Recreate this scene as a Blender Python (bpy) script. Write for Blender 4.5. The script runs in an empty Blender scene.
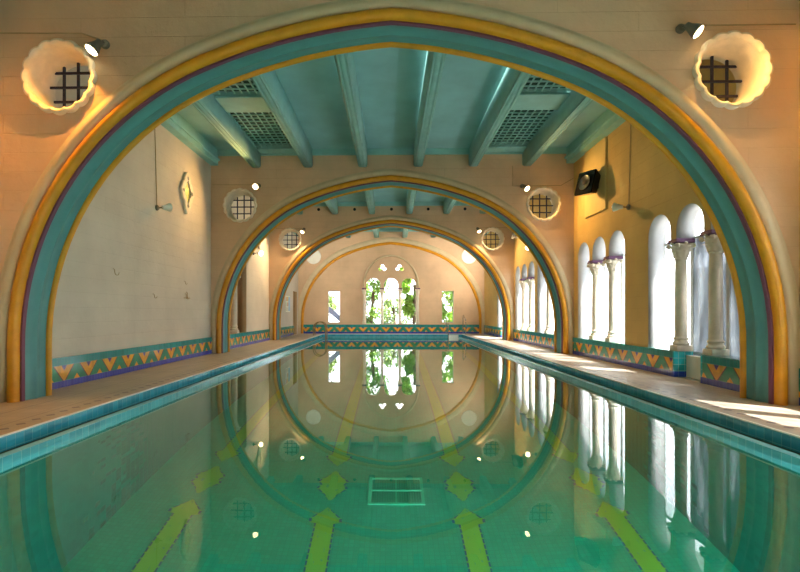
import bpy, bmesh, math, random
from mathutils import Vector, Matrix
random.seed(7)
S = bpy.context.scene
COL = S.collection
PI = math.pi

# ------------------------------------------------------------------ layout (metres, pool runs along +Y)
WL, WR, WB = -4.95, 4.95, 26.6            # side walls, back wall
YR = -3.0                                  # wall behind the camera
NEAR, MID, FAR, TH = 6.17, 13.65, 20.2, 0.44
BAYS = [(YR, NEAR), (NEAR + TH, MID), (MID + TH, FAR), (FAR + TH, WB)]
CEIL = 5.58
PX0, PX1, PY0, PY1 = -3.53, 3.68, -0.9, 26.0   # edge of the deck around the pool
LX0, LX1, LY0, LY1 = -3.30, 3.44, -0.65, 25.78 # inner face of the gutter lip
WATER = -0.18
SILL = 0.45

# ------------------------------------------------------------------ helpers
def link(o, parent=None):
    COL.objects.link(o)
    if parent is not None:
        o.parent = parent
    return o

def tag(o, label=None, cat=None, group=None, kind=None):
    if label: o['label'] = label
    if cat: o['category'] = cat
    if group: o['group'] = group
    if kind: o['kind'] = kind
    return o

def empty(name, loc=(0, 0, 0), rot=(0, 0, 0)):
    o = bpy.data.objects.new(name, None)
    o.location = loc
    o.rotation_euler = rot
    o.empty_display_size = 0.1
    return link(o)

def mesh_obj(name, me, m, parent=None, smooth=None):
    me.materials.clear()
    me.materials.append(m)
    if smooth is not None:
        for p in me.polygons: p.use_smooth = True
        me.set_sharp_from_angle(angle=math.radians(smooth))
    return link(bpy.data.objects.new(name, me), parent)

def obj(name, bm, m, parent=None, smooth=None, recalc=True):
    if recalc:
        bmesh.ops.recalc_face_normals(bm, faces=bm.faces)
    me = bpy.data.meshes.new(name)
    bm.to_mesh(me); bm.free()
    return mesh_obj(name, me, m, parent, smooth)

def copy_tree(o, parent=None):
    c = o.copy(); COL.objects.link(c); c.parent = parent
    for ch in list(o.children):
        copy_tree(ch, c)
    return c

def box(bm, x0, x1, y0, y1, z0, z1, M=None):
    vs = [bm.verts.new((x, y, z)) for x in (x0, x1) for y in (y0, y1) for z in (z0, z1)]
    for f in ((0, 1, 3, 2), (4, 6, 7, 5), (0, 4, 5, 1), (2, 3, 7, 6), (0, 2, 6, 4), (1, 5, 7, 3)):
        bm.faces.new([vs[i] for i in f])
    if M is not None:
        for v in vs: v.co = M @ v.co
    return vs

def bevbox(bm, x0, x1, y0, y1, z0, z1, b=0.01, M=None):
    t = bmesh.new()
    box(t, x0, x1, y0, y1, z0, z1)
    bmesh.ops.bevel(t, geom=t.edges[:], offset=b, segments=2, affect='EDGES', profile=0.5)
    merge(bm, t, M)

def merge(bm, t, M=None):
    mp = {}
    for v in t.verts:
        mp[v] = bm.verts.new(M @ v.co if M is not None else v.co)
    for f in t.faces:
        bm.faces.new([mp[v] for v in f.verts])
    t.free()

def lathe(bm, prof, seg=32, M=None, scal=None, caps=True):
    """prof: (r, h) pairs round local Z; scal: scallop weight per ring (16 lobes)"""
    rings = []
    for i, (r, h) in enumerate(prof):
        w = scal[i] if scal else 0
        ring = []
        for k in range(seg):
            a = 2 * PI * k / seg
            rr = r * (1 - 0.06 * w * (1 - abs(math.cos(8 * a)) ** 0.8))
            co = Vector((rr * math.cos(a), rr * math.sin(a), h))
            ring.append(bm.verts.new(M @ co if M is not None else co))
        rings.append(ring)
    for a, b in zip(rings, rings[1:]):
        for k in range(seg):
            bm.faces.new((a[k], a[(k + 1) % seg], b[(k + 1) % seg], b[k]))
    if caps:
        for ring in (rings[0], rings[-1]):
            bm.faces.new(ring)
    return rings

def frame_to(d, up=(0, 0, 1)):
    """matrix whose local Z runs along d"""
    z = Vector(d).normalized()
    u = Vector(up)
    if abs(z.dot(u)) > 0.99: u = Vector((0, 1, 0))
    x = u.cross(z).normalized(); y = z.cross(x)
    return Matrix((x, y, z)).transposed().to_4x4()

def tube(bm, pts, r, seg=8):
    pts = [Vector(p) for p in pts]
    rings = []
    for i, p in enumerate(pts):
        d = (pts[min(i + 1, len(pts) - 1)] - pts[max(i - 1, 0)]).normalized()
        F = frame_to(d, (0.13, 0.2, 1))
        rings.append([bm.verts.new(p + (F @ Vector((r * math.cos(2 * PI * k / seg), r * math.sin(2 * PI * k / seg), 0)))) for k in range(seg)])
    for a, b in zip(rings, rings[1:]):
        for k in range(seg):
            bm.faces.new((a[k], a[(k + 1) % seg], b[(k + 1) % seg], b[k]))
    bm.faces.new(rings[0]); bm.faces.new(rings[-1])

def prism_mesh(name, loops, thick, fn):
    """2-D outlines (first the outer, then holes) filled and extruded; fn(a, b, t) -> point, t in 0..thick"""
    cu = bpy.data.curves.new(name, 'CURVE')
    cu.dimensions = '2D'; cu.fill_mode = 'BOTH'; cu.extrude = thick / 2
    for lp in loops:
        sp = cu.splines.new('POLY')
        sp.points.add(len(lp) - 1)
        for p, q in zip(sp.points, lp):
            p.co = (q[0], q[1], 0, 1)
        sp.use_cyclic_u = True
    o = bpy.data.objects.new(name, cu)
    COL.objects.link(o)
    dg = bpy.context.evaluated_depsgraph_get()
    me = bpy.data.meshes.new_from_object(o.evaluated_get(dg))
    bpy.data.objects.remove(o); bpy.data.curves.remove(cu)
    bm = bmesh.new(); bm.from_mesh(me); bpy.data.meshes.remove(me)
    bmesh.ops.remove_doubles(bm, verts=bm.verts, dist=1e-5)
    for v in bm.verts:
        v.co = Vector(fn(v.co.x, v.co.y, v.co.z + thick / 2))
    return bm

def prism(name, loops, thick, fn, m, parent=None, smooth=None):
    return obj(name, prism_mesh(name, loops, thick, fn), m, parent, smooth)

def circle(cx, cy, r, n=48):
    return [(cx + r * math.cos(2 * PI * k / n), cy + r * math.sin(2 * PI * k / n)) for k in range(n)]

def rect(a0, a1, b0, b1):
    return [(a0, b0), (a1, b0), (a1, b1), (a0, b1)]

def ring_boxes(bm, o, i, z0, z1):
    """closed rectangular ring between outer rect o and inner rect i"""
    ox = [(o[0], o[2]), (o[1], o[2]), (o[1], o[3]), (o[0], o[3])]
    ix = [(i[0], i[2]), (i[1], i[2]), (i[1], i[3]), (i[0], i[3])]
    V = [[bm.verts.new((p[0], p[1], z)) for p in q] for q in (ox, ix) for z in (z0, z1)]
    for k in range(4):
        j = (k + 1) % 4
        bm.faces.new((V[0][k], V[0][j], V[1][j], V[1][k]))
        bm.faces.new((V[2][k], V[3][k], V[3][j], V[2][j]))
        bm.faces.new((V[1][k], V[1][j], V[3][j], V[3][k]))
        bm.faces.new((V[0][k], V[2][k], V[2][j], V[0][j]))

# ------------------------------------------------------------------ materials
def lin(r, g, b):
    f = lambda c: (c / 255 / 12.92) if c / 255 <= 0.04045 else ((c / 255 + 0.055) / 1.055) ** 2.4
    return (f(r), f(g), f(b), 1)

class NT:
    """small node-tree writer"""
    def __init__(s, name):
        s.m = bpy.data.materials.new(name); s.m.use_nodes = True
        s.t = s.m.node_tree; s.b = s.t.nodes['Principled BSDF']; s.out = s.t.nodes['Material Output']
    def n(s, typ, **kw):
        x = s.t.nodes.new(typ)
        for k, v in kw.items(): setattr(x, k, v)
        return x
    def put(s, v, sock):
        if isinstance(v, bpy.types.NodeSocket): s.t.links.new(v, sock)
        else: sock.default_value = v
    def math(s, op, a, b=0.0, c=None, clamp=False):
        x = s.n('ShaderNodeMath', operation=op, use_clamp=clamp)
        s.put(a, x.inputs[0]); s.put(b, x.inputs[1])
        if c is not None: s.put(c, x.inputs[2])
        return x.outputs[0]
    def mix(s, f, a, b, blend='MIX'):
        x = s.n('ShaderNodeMix', data_type='RGBA', blend_type=blend)
        s.put(f, x.inputs[0]); s.put(a, x.inputs[6]); s.put(b, x.inputs[7])
        return x.outputs[2]
    def coord(s, which='Object'):
        return s.n('ShaderNodeTexCoord').outputs[which]
    def sep(s, v):
        x = s.n('ShaderNodeSeparateXYZ'); s.put(v, x.inputs[0]); return x.outputs
    def comb(s, a, b, c=0.0):
        x = s.n('ShaderNodeCombineXYZ')
        s.put(a, x.inputs[0]); s.put(b, x.inputs[1]); s.put(c, x.inputs[2]); return x.outputs[0]
    def noise(s, v, scale, detail=4, rough=0.55):
        x = s.n('ShaderNodeTexNoise'); s.put(v, x.inputs['Vector'])
        x.inputs['Scale'].default_value = scale; x.inputs['Detail'].default_value = detail; x.inputs['Roughness'].default_value = rough
        return x.outputs['Fac']
    def ramp(s, f, a, b):
        x = s.n('ShaderNodeMapRange'); s.put(f, x.inputs[0]); x.inputs[1].default_value = a; x.inputs[2].default_value = b
        return x.outputs[0]
    def bump(s, h, strength, dist=0.02):
        x = s.n('ShaderNodeBump'); x.inputs['Strength'].default_value = strength; x.inputs['Distance'].default_value = dist
        s.put(h, x.inputs['Height']); s.put(x.outputs[0], s.b.inputs['Normal'])
    def base(s, c, rough=0.6, metal=0.0, spec=0.5):
        s.put(c, s.b.inputs['Base Color']); s.put(rough, s.b.inputs['Roughness'])
        s.b.inputs['Metallic'].default_value = metal; s.b.inputs['Specular IOR Level'].default_value = spec
        return s.m

def vary(c, k):
    return (c[0] * k, c[1] * k, c[2] * k, 1)

def simple(name, c, rough=0.6, metal=0.0, amount=0.14, scale=6.0, bump=0.0, spec=0.5):
    t = NT(name)
    f = t.ramp(t.noise(t.coord(), scale), 0.3, 0.7)
    t.base(t.mix(f, vary(c, 1 - amount), vary(c, 1 + amount)), rough, metal, spec)
    if bump:
        t.bump(t.noise(t.coord(), scale * 8, 5), bump, 0.01)
    return t.m

def plaster(name, c, boards=0.45, stain=0.26):
    """board-marked, painted concrete: level board lines, patches, a few runs"""
    t = NT(name)
    co = t.coord(); x, y, z = t.sep(co)
    u = t.math('ADD', x, y)
    br = t.n('ShaderNodeTexBrick'); t.put(t.comb(u, z), br.inputs['Vector'])
    br.offset = 0.43
    for k, v in (('Scale', 1.0), ('Mortar Size', 0.004), ('Mortar Smooth', 0.8), ('Brick Width', 2.3), ('Row Height', 0.24)):
        br.inputs[k].default_value = v
    br.inputs['Color1'].default_value = (0.94, 0.94, 0.94, 1); br.inputs['Color2'].default_value = (1, 1, 1, 1)
    br.inputs['Mortar'].default_value = (0.80, 0.78, 0.75, 1)
    big = t.ramp(t.noise(co, 0.7, 5), 0.32, 0.72)
    run = t.ramp(t.noise(t.comb(t.math('MULTIPLY', u, 2.6), t.math('MULTIPLY', z, 0.35)), 1.6, 4), 0.35, 0.7)
    col = t.mix(big, vary(c, 1 - stain), vary(c, 1.04))
    col = t.mix(t.math('MULTIPLY', run, 0.35), col, vary(c, 0.9))
    col = t.mix(boards, col, br.outputs['Color'], 'MULTIPLY')
    t.base(col, 0.85, 0, 0.25)
    h = t.math('ADD', t.math('MULTIPLY', t.noise(co, 9, 6, 0.62), 0.5), t.math('MULTIPLY', br.outputs['Fac'], -0.5 * boards))
    t.bump(h, 0.9, 0.02)
    return t.m

def tiles(name, c, grout, size=0.11, var=0.25, rough=0.12, zoff=0.0):
    """glazed square tiles laid on upright faces: u runs along the face, v is the height"""
    t = NT(name)
    co = t.coord(); x, y, z = t.sep(co)
    u = t.math('ADD', x, y)
    br = t.n('ShaderNodeTexBrick'); t.put(t.comb(u, t.math('ADD', z, zoff)), br.inputs['Vector']); br.offset = 0.0
    for k, v in (('Scale', 1.0), ('Mortar Size', 0.0035), ('Mortar Smooth', 0.3), ('Brick Width', size), ('Row Height', size)):
        br.inputs[k].default_value = v
    br.inputs['Color1'].default_value = vary(c, 1 - var); br.inputs['Color2'].default_value = vary(c, 1 + var)
    br.inputs['Mortar'].default_value = grout
    t.base(br.outputs['Color'], rough, 0, 0.6)
    t.bump(t.math('MULTIPLY', br.outputs['Fac'], -1.0), 0.4, 0.004)
    return t.m

CREAM = lin(226, 190, 156)
M = {}
M['wall'] = plaster('cream_board_marked_plaster', CREAM)
M['wall_side'] = plaster('cream_side_plaster', lin(222, 208, 192), 0.3, 0.2)
M['wall_lampglow'] = plaster('lamp_tinted_cream_plaster', lin(212, 178, 112), 0.45, 0.24)  # cream plaster with the warm glow of the wall lamps put into its colour
M['trim'] = simple('cream_moulding_paint', lin(205, 184, 150), 0.75, 0, 0.10, 3, 0.15)
M['white'] = simple('white_paint', lin(238, 234, 222), 0.6, 0, 0.06, 4, 0.1)
M['stone'] = simple('pale_cast_stone', lin(226, 212, 192), 0.6, 0, 0.10, 7, 0.2)
M['mauve'] = simple('mauve_painted_stone', lin(104, 64, 98), 0.6, 0, 0.2, 12, 0.1)
M['gold'] = simple('ochre_gold_paint', lin(214, 146, 20), 0.42, 0, 0.12, 5, 0.08)
M['maroon'] = simple('maroon_paint', lin(112, 60, 84), 0.55, 0, 0.1, 5)
M['teal'] = simple('teal_arch_paint', lin(84, 142, 144), 0.42, 0, 0.08, 3, 0.05)
M['ceiling'] = simple('teal_ceiling_paint', lin(152, 198, 204), 0.7, 0, 0.10, 1.4, 0.1)
M['beam'] = simple('teal_beam_paint', lin(148, 198, 196), 0.7, 0, 0.06, 4, 0.03, 0.25)
M['dark'] = simple('dark_duct', lin(44, 90, 82), 0.9, 0, 0.2, 5)
M['iron'] = simple('violet_black_iron', lin(52, 44, 66), 0.5, 0.4, 0.2, 20)
M['steel'] = simple('grey_window_steel', lin(176, 180, 180), 0.45, 0.2, 0.15, 9)
M['chrome'] = simple('polished_steel', lin(205, 205, 200), 0.15, 1.0, 0.05, 9)
M['bronze'] = simple('worn_bronze', lin(150, 120, 80), 0.3, 0.9, 0.15, 12)
M['conduit'] = simple('painted_conduit', lin(168, 142, 100), 0.6, 0, 0.1, 6)
M['shade'] = simple('grey_lamp_metal', lin(120, 112, 98), 0.45, 0.4, 0.1, 20)
M['black'] = simple('black_gloss', lin(22, 20, 22), 0.18, 0, 0.2, 15)
M['ochre_board'] = simple('painted_backing_board', lin(206, 178, 110), 0.7, 0, 0.08, 2, 0.05)
M['yellow_glass'] = simple('yellowish_pierced_panel', lin(214, 200, 96), 0.4, 0, 0.35, 12, 0.4)
M['hole'] = simple('hole_shade_black', lin(10, 9, 8), 0.9)  # near-black stands in for the shade inside vent holes and gutter
M['brown'] = simple('brown_recess_paint', lin(176, 142, 100), 0.8, 0, 0.12, 2, 0.15)
M['lip'] = tiles('gutter_lip_tile', lin(84, 168, 184), lin(130, 190, 198), 0.11, 0.12)
M['coping'] = tiles('turquoise_coping_tile', lin(54, 158, 182), lin(110, 184, 196), 0.11, 0.22, 0.10, 0.02)
M['cyan_tile'] = tiles('bright_turquoise_tile', lin(40, 186, 200), lin(170, 220, 224), 0.11, 0.2)
M['teal_tile'] = tiles('teal_sill_tile', lin(52, 140, 136), lin(120, 160, 156), 0.11, 0.2)
M['pool_wall'] = tiles('pool_wall_tile', lin(6, 96, 82), lin(14, 108, 92), 0.11, 0.12, 0.25)

def zigzag_mat():
    """glazed dado: teal cap course, band of yellow chevrons on green, blue foot; uv in metres"""
    t = NT('zigzag_dado_tile')
    uv = t.sep(t.coord('UV')); u, v = uv[0], uv[1]
    P = 0.61
    fr = t.math('FRACT', t.math('ADD', t.math('DIVIDE', u, P), 0.5))
    a = t.math('MULTIPLY', t.math('ABSOLUTE', t.math('SUBTRACT', fr, 0.5)), P)     # 0 on a tip
    h = t.math('DIVIDE', t.math('SUBTRACT', v, 0.105), 0.215)                       # 0..1 in the band
    less = lambda p, q: t.math('LESS_THAN', p, q)
    lin_ = lambda k, c: t.math('MULTIPLY_ADD', h, k, c)
    yellow, green, maroon = lin(226, 164, 62), lin(56, 140, 112), lin(112, 52, 78)
    blue, purple, teal = lin(58, 72, 170), lin(78, 60, 136), lin(40, 138, 138)
    tilevar = t.n('ShaderNodeTexWhiteNoise', noise_dimensions='2D')
    t.put(t.comb(t.math('FLOOR', t.math('DIVIDE', u, 0.0763)), t.math('FLOOR', t.math('DIVIDE', v, 0.11))), tilevar.inputs['Vector'])
    c = t.mix(less(a, lin_(0.195, 0.042)), green, maroon)
    c = t.mix(less(a, lin_(0.195, 0.020)), c, yellow)
    c = t.mix(less(a, lin_(0.16, -0.105)), c, purple)
    bk = t.math('SUBTRACT', P / 2, a)
    c = t.mix(less(bk, lin_(-0.2, 0.07)), c, yellow)
    c = t.mix(less(v, 0.10), c, blue)
    c = t.mix(t.math('GREATER_THAN', v, 0.33), c, teal)
    j = t.math('LESS_THAN', t.math('FRACT', t.math('DIVIDE', u, 0.0763)), 0.05)
    jm = t.math('MULTIPLY', j, t.math('MAXIMUM', less(v, 0.10), t.math('GREATER_THAN', v, 0.33)))
    rows = t.math('MAXIMUM', less(t.math('ABSOLUTE', t.math('SUBTRACT', v, 0.10)), 0.004), less(t.math('ABSOLUTE', t.math('SUBTRACT', v, 0.33)), 0.004))
    c = t.mix(t.math('MULTIPLY', t.math('MAXIMUM', jm, rows), 0.5), c, lin(120, 150, 150))
    k = t.math('MULTIPLY_ADD', tilevar.outputs['Value'], 0.3, 0.82)
    c = t.mix(1.0, c, t.comb(k, k, k), 'MULTIPLY')
    t.base(c, 0.14, 0, 0.6)
    t.bump(t.math('MAXIMUM', jm, rows), -0.3, 0.004)
    return t.m
M['zigzag'] = zigzag_mat()

def deck_mat():
    """tan quarry tiles, two dark border lines and a row of small dark lozenges beside the pool"""
    t = NT('tan_deck_tile')
    co = t.coord(); x, y, z = t.sep(co)
    br = t.n('ShaderNodeTexBrick'); t.put(co, br.inputs['Vector']); br.offset = 0.0
    for k, v in (('Scale', 1.0), ('Mortar Size', 0.004), ('Mortar Smooth', 0.4), ('Brick Width', 0.22), ('Row Height', 0.22)):
        br.inputs[k].default_value = v
    a = lin(180, 164, 148)
    br.inputs['Color1'].default_value = vary(a, 0.9); br.inputs['Color2'].default_value = vary(a, 1.1)
    br.inputs['Mortar'].default_value = vary(a, 0.66)
    # distance out from the pool edge
    dx = t.math('MAXIMUM', t.math('SUBTRACT', PX0, x), t.math('SUBTRACT', x, PX1))
    band = lambda d0, w: t.math('LESS_THAN', t.math('ABSOLUTE', t.math('SUBTRACT', dx, d0)), w)
    dark = lin(86, 70, 84)
    c = t.mix(t.math('MULTIPLY', t.ramp(t.noise(co, 1.3, 5), 0.35, 0.7), 0.35), br.outputs['Color'], vary(a, 0.72))
    lines = t.math('MAXIMUM', band(0.34, 0.008), band(0.78, 0.008))
    c = t.mix(t.math('MULTIPLY', lines, 0.6), c, dark)
    f = t.math('ABSOLUTE', t.math('SUBTRACT', t.math('FRACT', t.math('DIVIDE', y, 0.22)), 0.5))
    loz = t.math('LESS_THAN', t.math('ADD', t.math('MULTIPLY', f, 0.22), t.math('ABSOLUTE', t.math('SUBTRACT', dx, 0.19))), 0.055)
    c = t.mix(t.math('MULTIPLY', loz, 0.8), c, dark)
    t.base(c, 0.42, 0, 0.5)
    t.bump(t.math('ADD', t.math('MULTIPLY', br.outputs['Fac'], -1), t.math('MULTIPLY', t.noise(co, 30, 4), 0.4)), 0.3, 0.004)
    return t.m
M['deck'] = deck_mat()

def pool_floor_mat():
    t = NT('pool_floor_mosaic')
    co = t.coord()
    br = t.n('ShaderNodeTexBrick'); t.put(co, br.inputs['Vector']); br.offset = 0.0
    for k, v in (('Scale', 1.0), ('Mortar Size', 0.004), ('Brick Width', 0.06), ('Row Height', 0.06)):
        br.inputs[k].default_value = v
    a = lin(0, 136, 106)
    br.inputs['Color1'].default_value = vary(a, 0.92); br.inputs['Color2'].default_value = vary(a, 1.08)
    br.inputs['Mortar'].default_value = vary(a, 0.8)
    t.base(br.outputs['Color'], 0.4)
    return t.m
M['pool_floor'] = pool_floor_mat()

def lane_mat():
    """yellow-green lane marking with a dotted dark blue border and a meander down the middle"""
    t = NT('lane_mosaic')
    uv = t.sep(t.coord('UV')); u, v = uv[0], uv[1]      # u across -1..1, v along in metres
    au = t.math('ABSOLUTE', u)
    edge = t.math('GREATER_THAN', au, 0.84)
    dot = t.math('GREATER_THAN', t.math('FRACT', t.math('DIVIDE', v, 0.09)), 0.25)
    sq = t.math('MULTIPLY', t.math('SUBTRACT', t.math('MULTIPLY', t.math('GREATER_THAN', t.math('FRACT', t.math('DIVIDE', v, 0.4)), 0.5), 2.0), 1.0), 0.35)
    me = t.math('LESS_THAN', t.math('ABSOLUTE', t.math('SUBTRACT', u, sq)), 0.1)
    blot = t.math('GREATER_THAN', t.noise(t.comb(t.math('MULTIPLY', u, 3.0), t.math('MULTIPLY', v, 9.0)), 1.0, 1), 0.58)
    a = lin(86, 148, 52)
    c = t.mix(t.math('MULTIPLY', t.math('MULTIPLY', me, blot), 0.7), a, lin(10, 120, 120))
    c = t.mix(t.math('MULTIPLY', edge, dot), c, lin(8, 66, 110))
    t.base(c, 0.4)
    return t.m
M['lane'] = lane_mat()

def water_mat():
    t = NT('clear_green_water')
    t.base((0.80, 1.0, 0.93, 1), 0.0)
    t.b.inputs['Transmission Weight'].default_value = 1.0
    t.b.inputs['IOR'].default_value = 1.33
    t.bump(t.noise(t.coord(), 1.6, 2), 0.02, 0.02)
    return t.m
M['water'] = water_mat()

def glass_mat(name, frosted):
    """thin window glass; the frosted kind scatters part of the daylight"""
    t = NT(name)
    tr = t.n('ShaderNodeBsdfTransparent'); tr.inputs[0].default_value = (0.95, 0.98, 1, 1)
    gl = t.n('ShaderNodeBsdfGlossy'); gl.inputs['Roughness'].default_value = 0.03
    tl = t.n('ShaderNodeBsdfTranslucent'); tl.inputs[0].default_value = frosted[2] if frosted else (0.9, 0.95, 1, 1)
    df = t.n('ShaderNodeBsdfDiffuse'); df.inputs[0].default_value = (0.80, 0.86, 0.95, 1)
    m0 = t.n('ShaderNodeMixShader'); m0.inputs[0].default_value = 0.35
    t.t.links.new(tl.outputs[0], m0.inputs[1]); t.t.links.new(df.outputs[0], m0.inputs[2])
    m1 = t.n('ShaderNodeMixShader')
    x, y, z = t.sep(t.coord())
    n = t.ramp(t.noise(t.comb(t.math('MULTIPLY', y, 4.0), t.math('MULTIPLY', z, 0.8)), 1.2, 3), 0.35, 0.65)
    t.put(t.math('MULTIPLY_ADD', n, frosted[0], frosted[1]) if frosted else 0.0, m1.inputs[0])
    t.t.links.new(tr.outputs[0], m1.inputs[1]); t.t.links.new(m0.outputs[0], m1.inputs[2])
    m2 = t.n('ShaderNodeMixShader'); m2.inputs[0].default_value = 0.06
    t.t.links.new(m1.outputs[0], m2.inputs[1]); t.t.links.new(gl.outputs[0], m2.inputs[2])
    t.t.links.new(m2.outputs[0], t.out.inputs[0])
    return t.m
M['glass'] = glass_mat('clear_window_glass', None)
M['frosted'] = glass_mat('frosted_window_glass', (0.3, 0.15, (0.8, 0.9, 1, 1)))
M['hazy'] = glass_mat('hazy_blue_window_glass', (0.35, 0.63, (0.05, 0.065, 0.09, 1)))

def bulb_mat(name, col, power):
    t = NT(name)
    t.base((0.9, 0.9, 0.85, 1), 0.3)
    t.b.inputs['Emission Color'].default_value = col
    t.b.inputs['Emission Strength'].default_value = power
    return t.m
M['bulb'] = bulb_mat('lit_warm_bulb', (1, 0.74, 0.38, 1), 6)
M['bulb_dim'] = bulb_mat('lit_white_bulb', (1, 0.93, 0.8, 1), 2.2)

def leaf_mat(name, c):
    t = NT(name)
    g = t.n('ShaderNodeObjectInfo')
    f = t.ramp(t.noise(t.coord(), 1.1, 3), 0.3, 0.7)
    t.base(t.mix(f, vary(c, 0.55), vary(c, 1.5)), 0.5)
    return t.m
M['leaf'] = leaf_mat('broad_green_leaf', lin(120, 160, 56))
M['leaf2'] = leaf_mat('grey_green_leaf', lin(128, 150, 84))
M['bark'] = simple('grey_brown_bark', lin(84, 66, 52), 0.9, 0, 0.25, 9, 0.5)
M['paving'] = simple('pale_court_paving', lin(196, 192, 182), 0.8, 0, 0.1, 2, 0.1)
M['court'] = simple('pale_blue_white_render', lin(206, 216, 228), 0.9, 0, 0.08, 1, 0.1)
M['slate'] = simple('blue_grey_rail_paint', lin(84, 96, 122), 0.6, 0, 0.1, 5)

# ------------------------------------------------------------------ arch curve (four-centred)
A_, R1, Z0, R2 = 4.8, 3.9, 0.7, 7.714
TH1 = math.radians(67.5)
def arch_path(n1=22, n2=20, off=0.0, zbase=0.0):
    """right half from the floor to the apex, then the left half; returns points and inward normals"""
    c1 = Vector((A_ - R1, Z0)); c2 = Vector((-0.5595, -2.8236))
    P, N = [], []
    P.append(Vector((A_, zbase))); N.append(Vector((-1, 0)))
    for k in range(n1 + 1):
        a = TH1 * k / n1
        d = Vector((math.cos(a), math.sin(a))); P.append(c1 + d * R1); N.append(-d)
    ta = math.atan2(0 - c2.y, 0)  # apex is where x = 0
    a_end = math.acos((0 - c2.x) / R2)
    for k in range(1, n2 + 1):
        a = TH1 + (a_end - TH1) * k / n2
        d = Vector((math.cos(a), math.sin(a))); P.append(c2 + d * R2); N.append(-d)
    # mitre at the apex
    N[-1] = Vector((0, -1 / abs(N[-1].y)))
    P[-1].x = 0
    Pl = [Vector((-p.x, p.y)) for p in reversed(P[:-1])]
    Nl = [Vector((-n.x, n.y)) for n in reversed(N[:-1])]
    P += Pl; N += Nl
    return [p + n * off for p, n in zip(P, N)], N

def arch_loop(off, zbase=0.0):
    return [(p.x, p.y) for p in arch_path(off=off, zbase=zbase)[0]]

def sweep(prof, y0):
    """closed profile (inward offset n, depth y) carried along the arch"""
    P, N = arch_path()
    bm = bmesh.new(); rings = []
    for p, n in zip(P, N):
        rings.append([bm.verts.new((p.x + n.x * q[0], y0 + q[1], p.y + n.y * q[0])) for q in prof])
    k = len(prof)
    for a, b in zip(rings, rings[1:]):
        for i in range(k):
            bm.faces.new((a[i], a[(i + 1) % k], b[(i + 1) % k], b[i]))
    bm.faces.new(rings[0]); bm.faces.new(rings[-1])
    return bm

def arc(cx, cy, r, a0, a1, n):
    return [(cx + r * math.cos(math.radians(a0 + (a1 - a0) * k / n)), cy + r * math.sin(math.radians(a0 + (a1 - a0) * k / n))) for k in range(n + 1)]

BAND = [(-0.18, 0.0), (-0.178, -0.014), (-0.165, -0.016), (-0.145, -0.03), (-0.115, -0.048), (-0.08, -0.055), (-0.045, -0.048), (-0.018, -0.028), (-0.005, 0.0)]
GOLD = [(0.0, 0.02), (0.0, -0.005)] + arc(0.068, -0.005, 0.066, 180, 360, 10) + [(0.136, 0.06), (0.0, 0.06)]
FILLET = [(0.13, 0.02), (0.158, 0.02), (0.165, 0.07), (0.13, 0.07)]
TEAL = [(0.10, 0.05), (0.162, 0.05)] + [(0.155, 0.09), (0.152, 0.14), (0.16, 0.19), (0.178, 0.225), (0.19, 0.24), (0.19, 0.262), (0.178, 0.275), (0.16, 0.31), (0.152, 0.36), (0.155, 0.41), (0.165, 0.45)] + [(0.10, 0.45)]
BEAD = [(0.10, 0.45), (0.16, 0.45)] + arc(0.175, 0.49, 0.04, -90, 90, 8) + [(0.10, 0.53)]

def arch_trim(name, y0, label, parts):
    e = empty(name, (0, y0, 0)); tag(e, label, 'arch moulding', None, 'structure')
    for pn, prof, mk, ps in parts:
        o = obj(pn, sweep(prof, 0), M[mk], e, 38)
        if ps: o['label'] = ps
    return e
FULL = [('outer_band', BAND, 'trim', 'cream outer band'), ('front_roll', GOLD, 'gold', 'ochre gold roll'), ('fillet', FILLET, 'maroon', 'maroon fillet'),
        ('soffit', TEAL, 'teal', 'teal fluted soffit'), ('back_bead', BEAD, 'gold', 'ochre gold bead')]

# ------------------------------------------------------------------ transverse walls with roundel holes
RX, RZ, RR = 4.14, 4.06, 0.425
def cross_wall(name, y0, label):
    inner = arch_loop(0.10)                       # right floor -> apex -> left floor
    outer = [(WL, 0), (WL, CEIL), (WR, CEIL), (WR, 0)]
    loops = [inner + outer, circle(RX, RZ, RR), circle(-RX, RZ, RR)]
    o = prism(name, loops, TH, lambda a, b, t: (a, y0 + t, b), M['wall'])
    return tag(o, label, 'wall', None, 'structure')
cross_wall('wall_near', NEAR, 'cream board-marked wall around the largest arch in front')
cross_wall('wall_middle', MID, 'cream board-marked wall around the second arch')
cross_wall('wall_far', FAR, 'cream board-marked wall around the third arch with five small black holes')
arch_trim('trim_1', NEAR, 'gold and teal moulding of the largest, nearest arch', FULL)
arch_trim('trim_2', MID, 'gold and teal moulding of the second arch', FULL)
arch_trim('trim_3', FAR, 'gold and teal moulding of the third arch', FULL)

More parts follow.
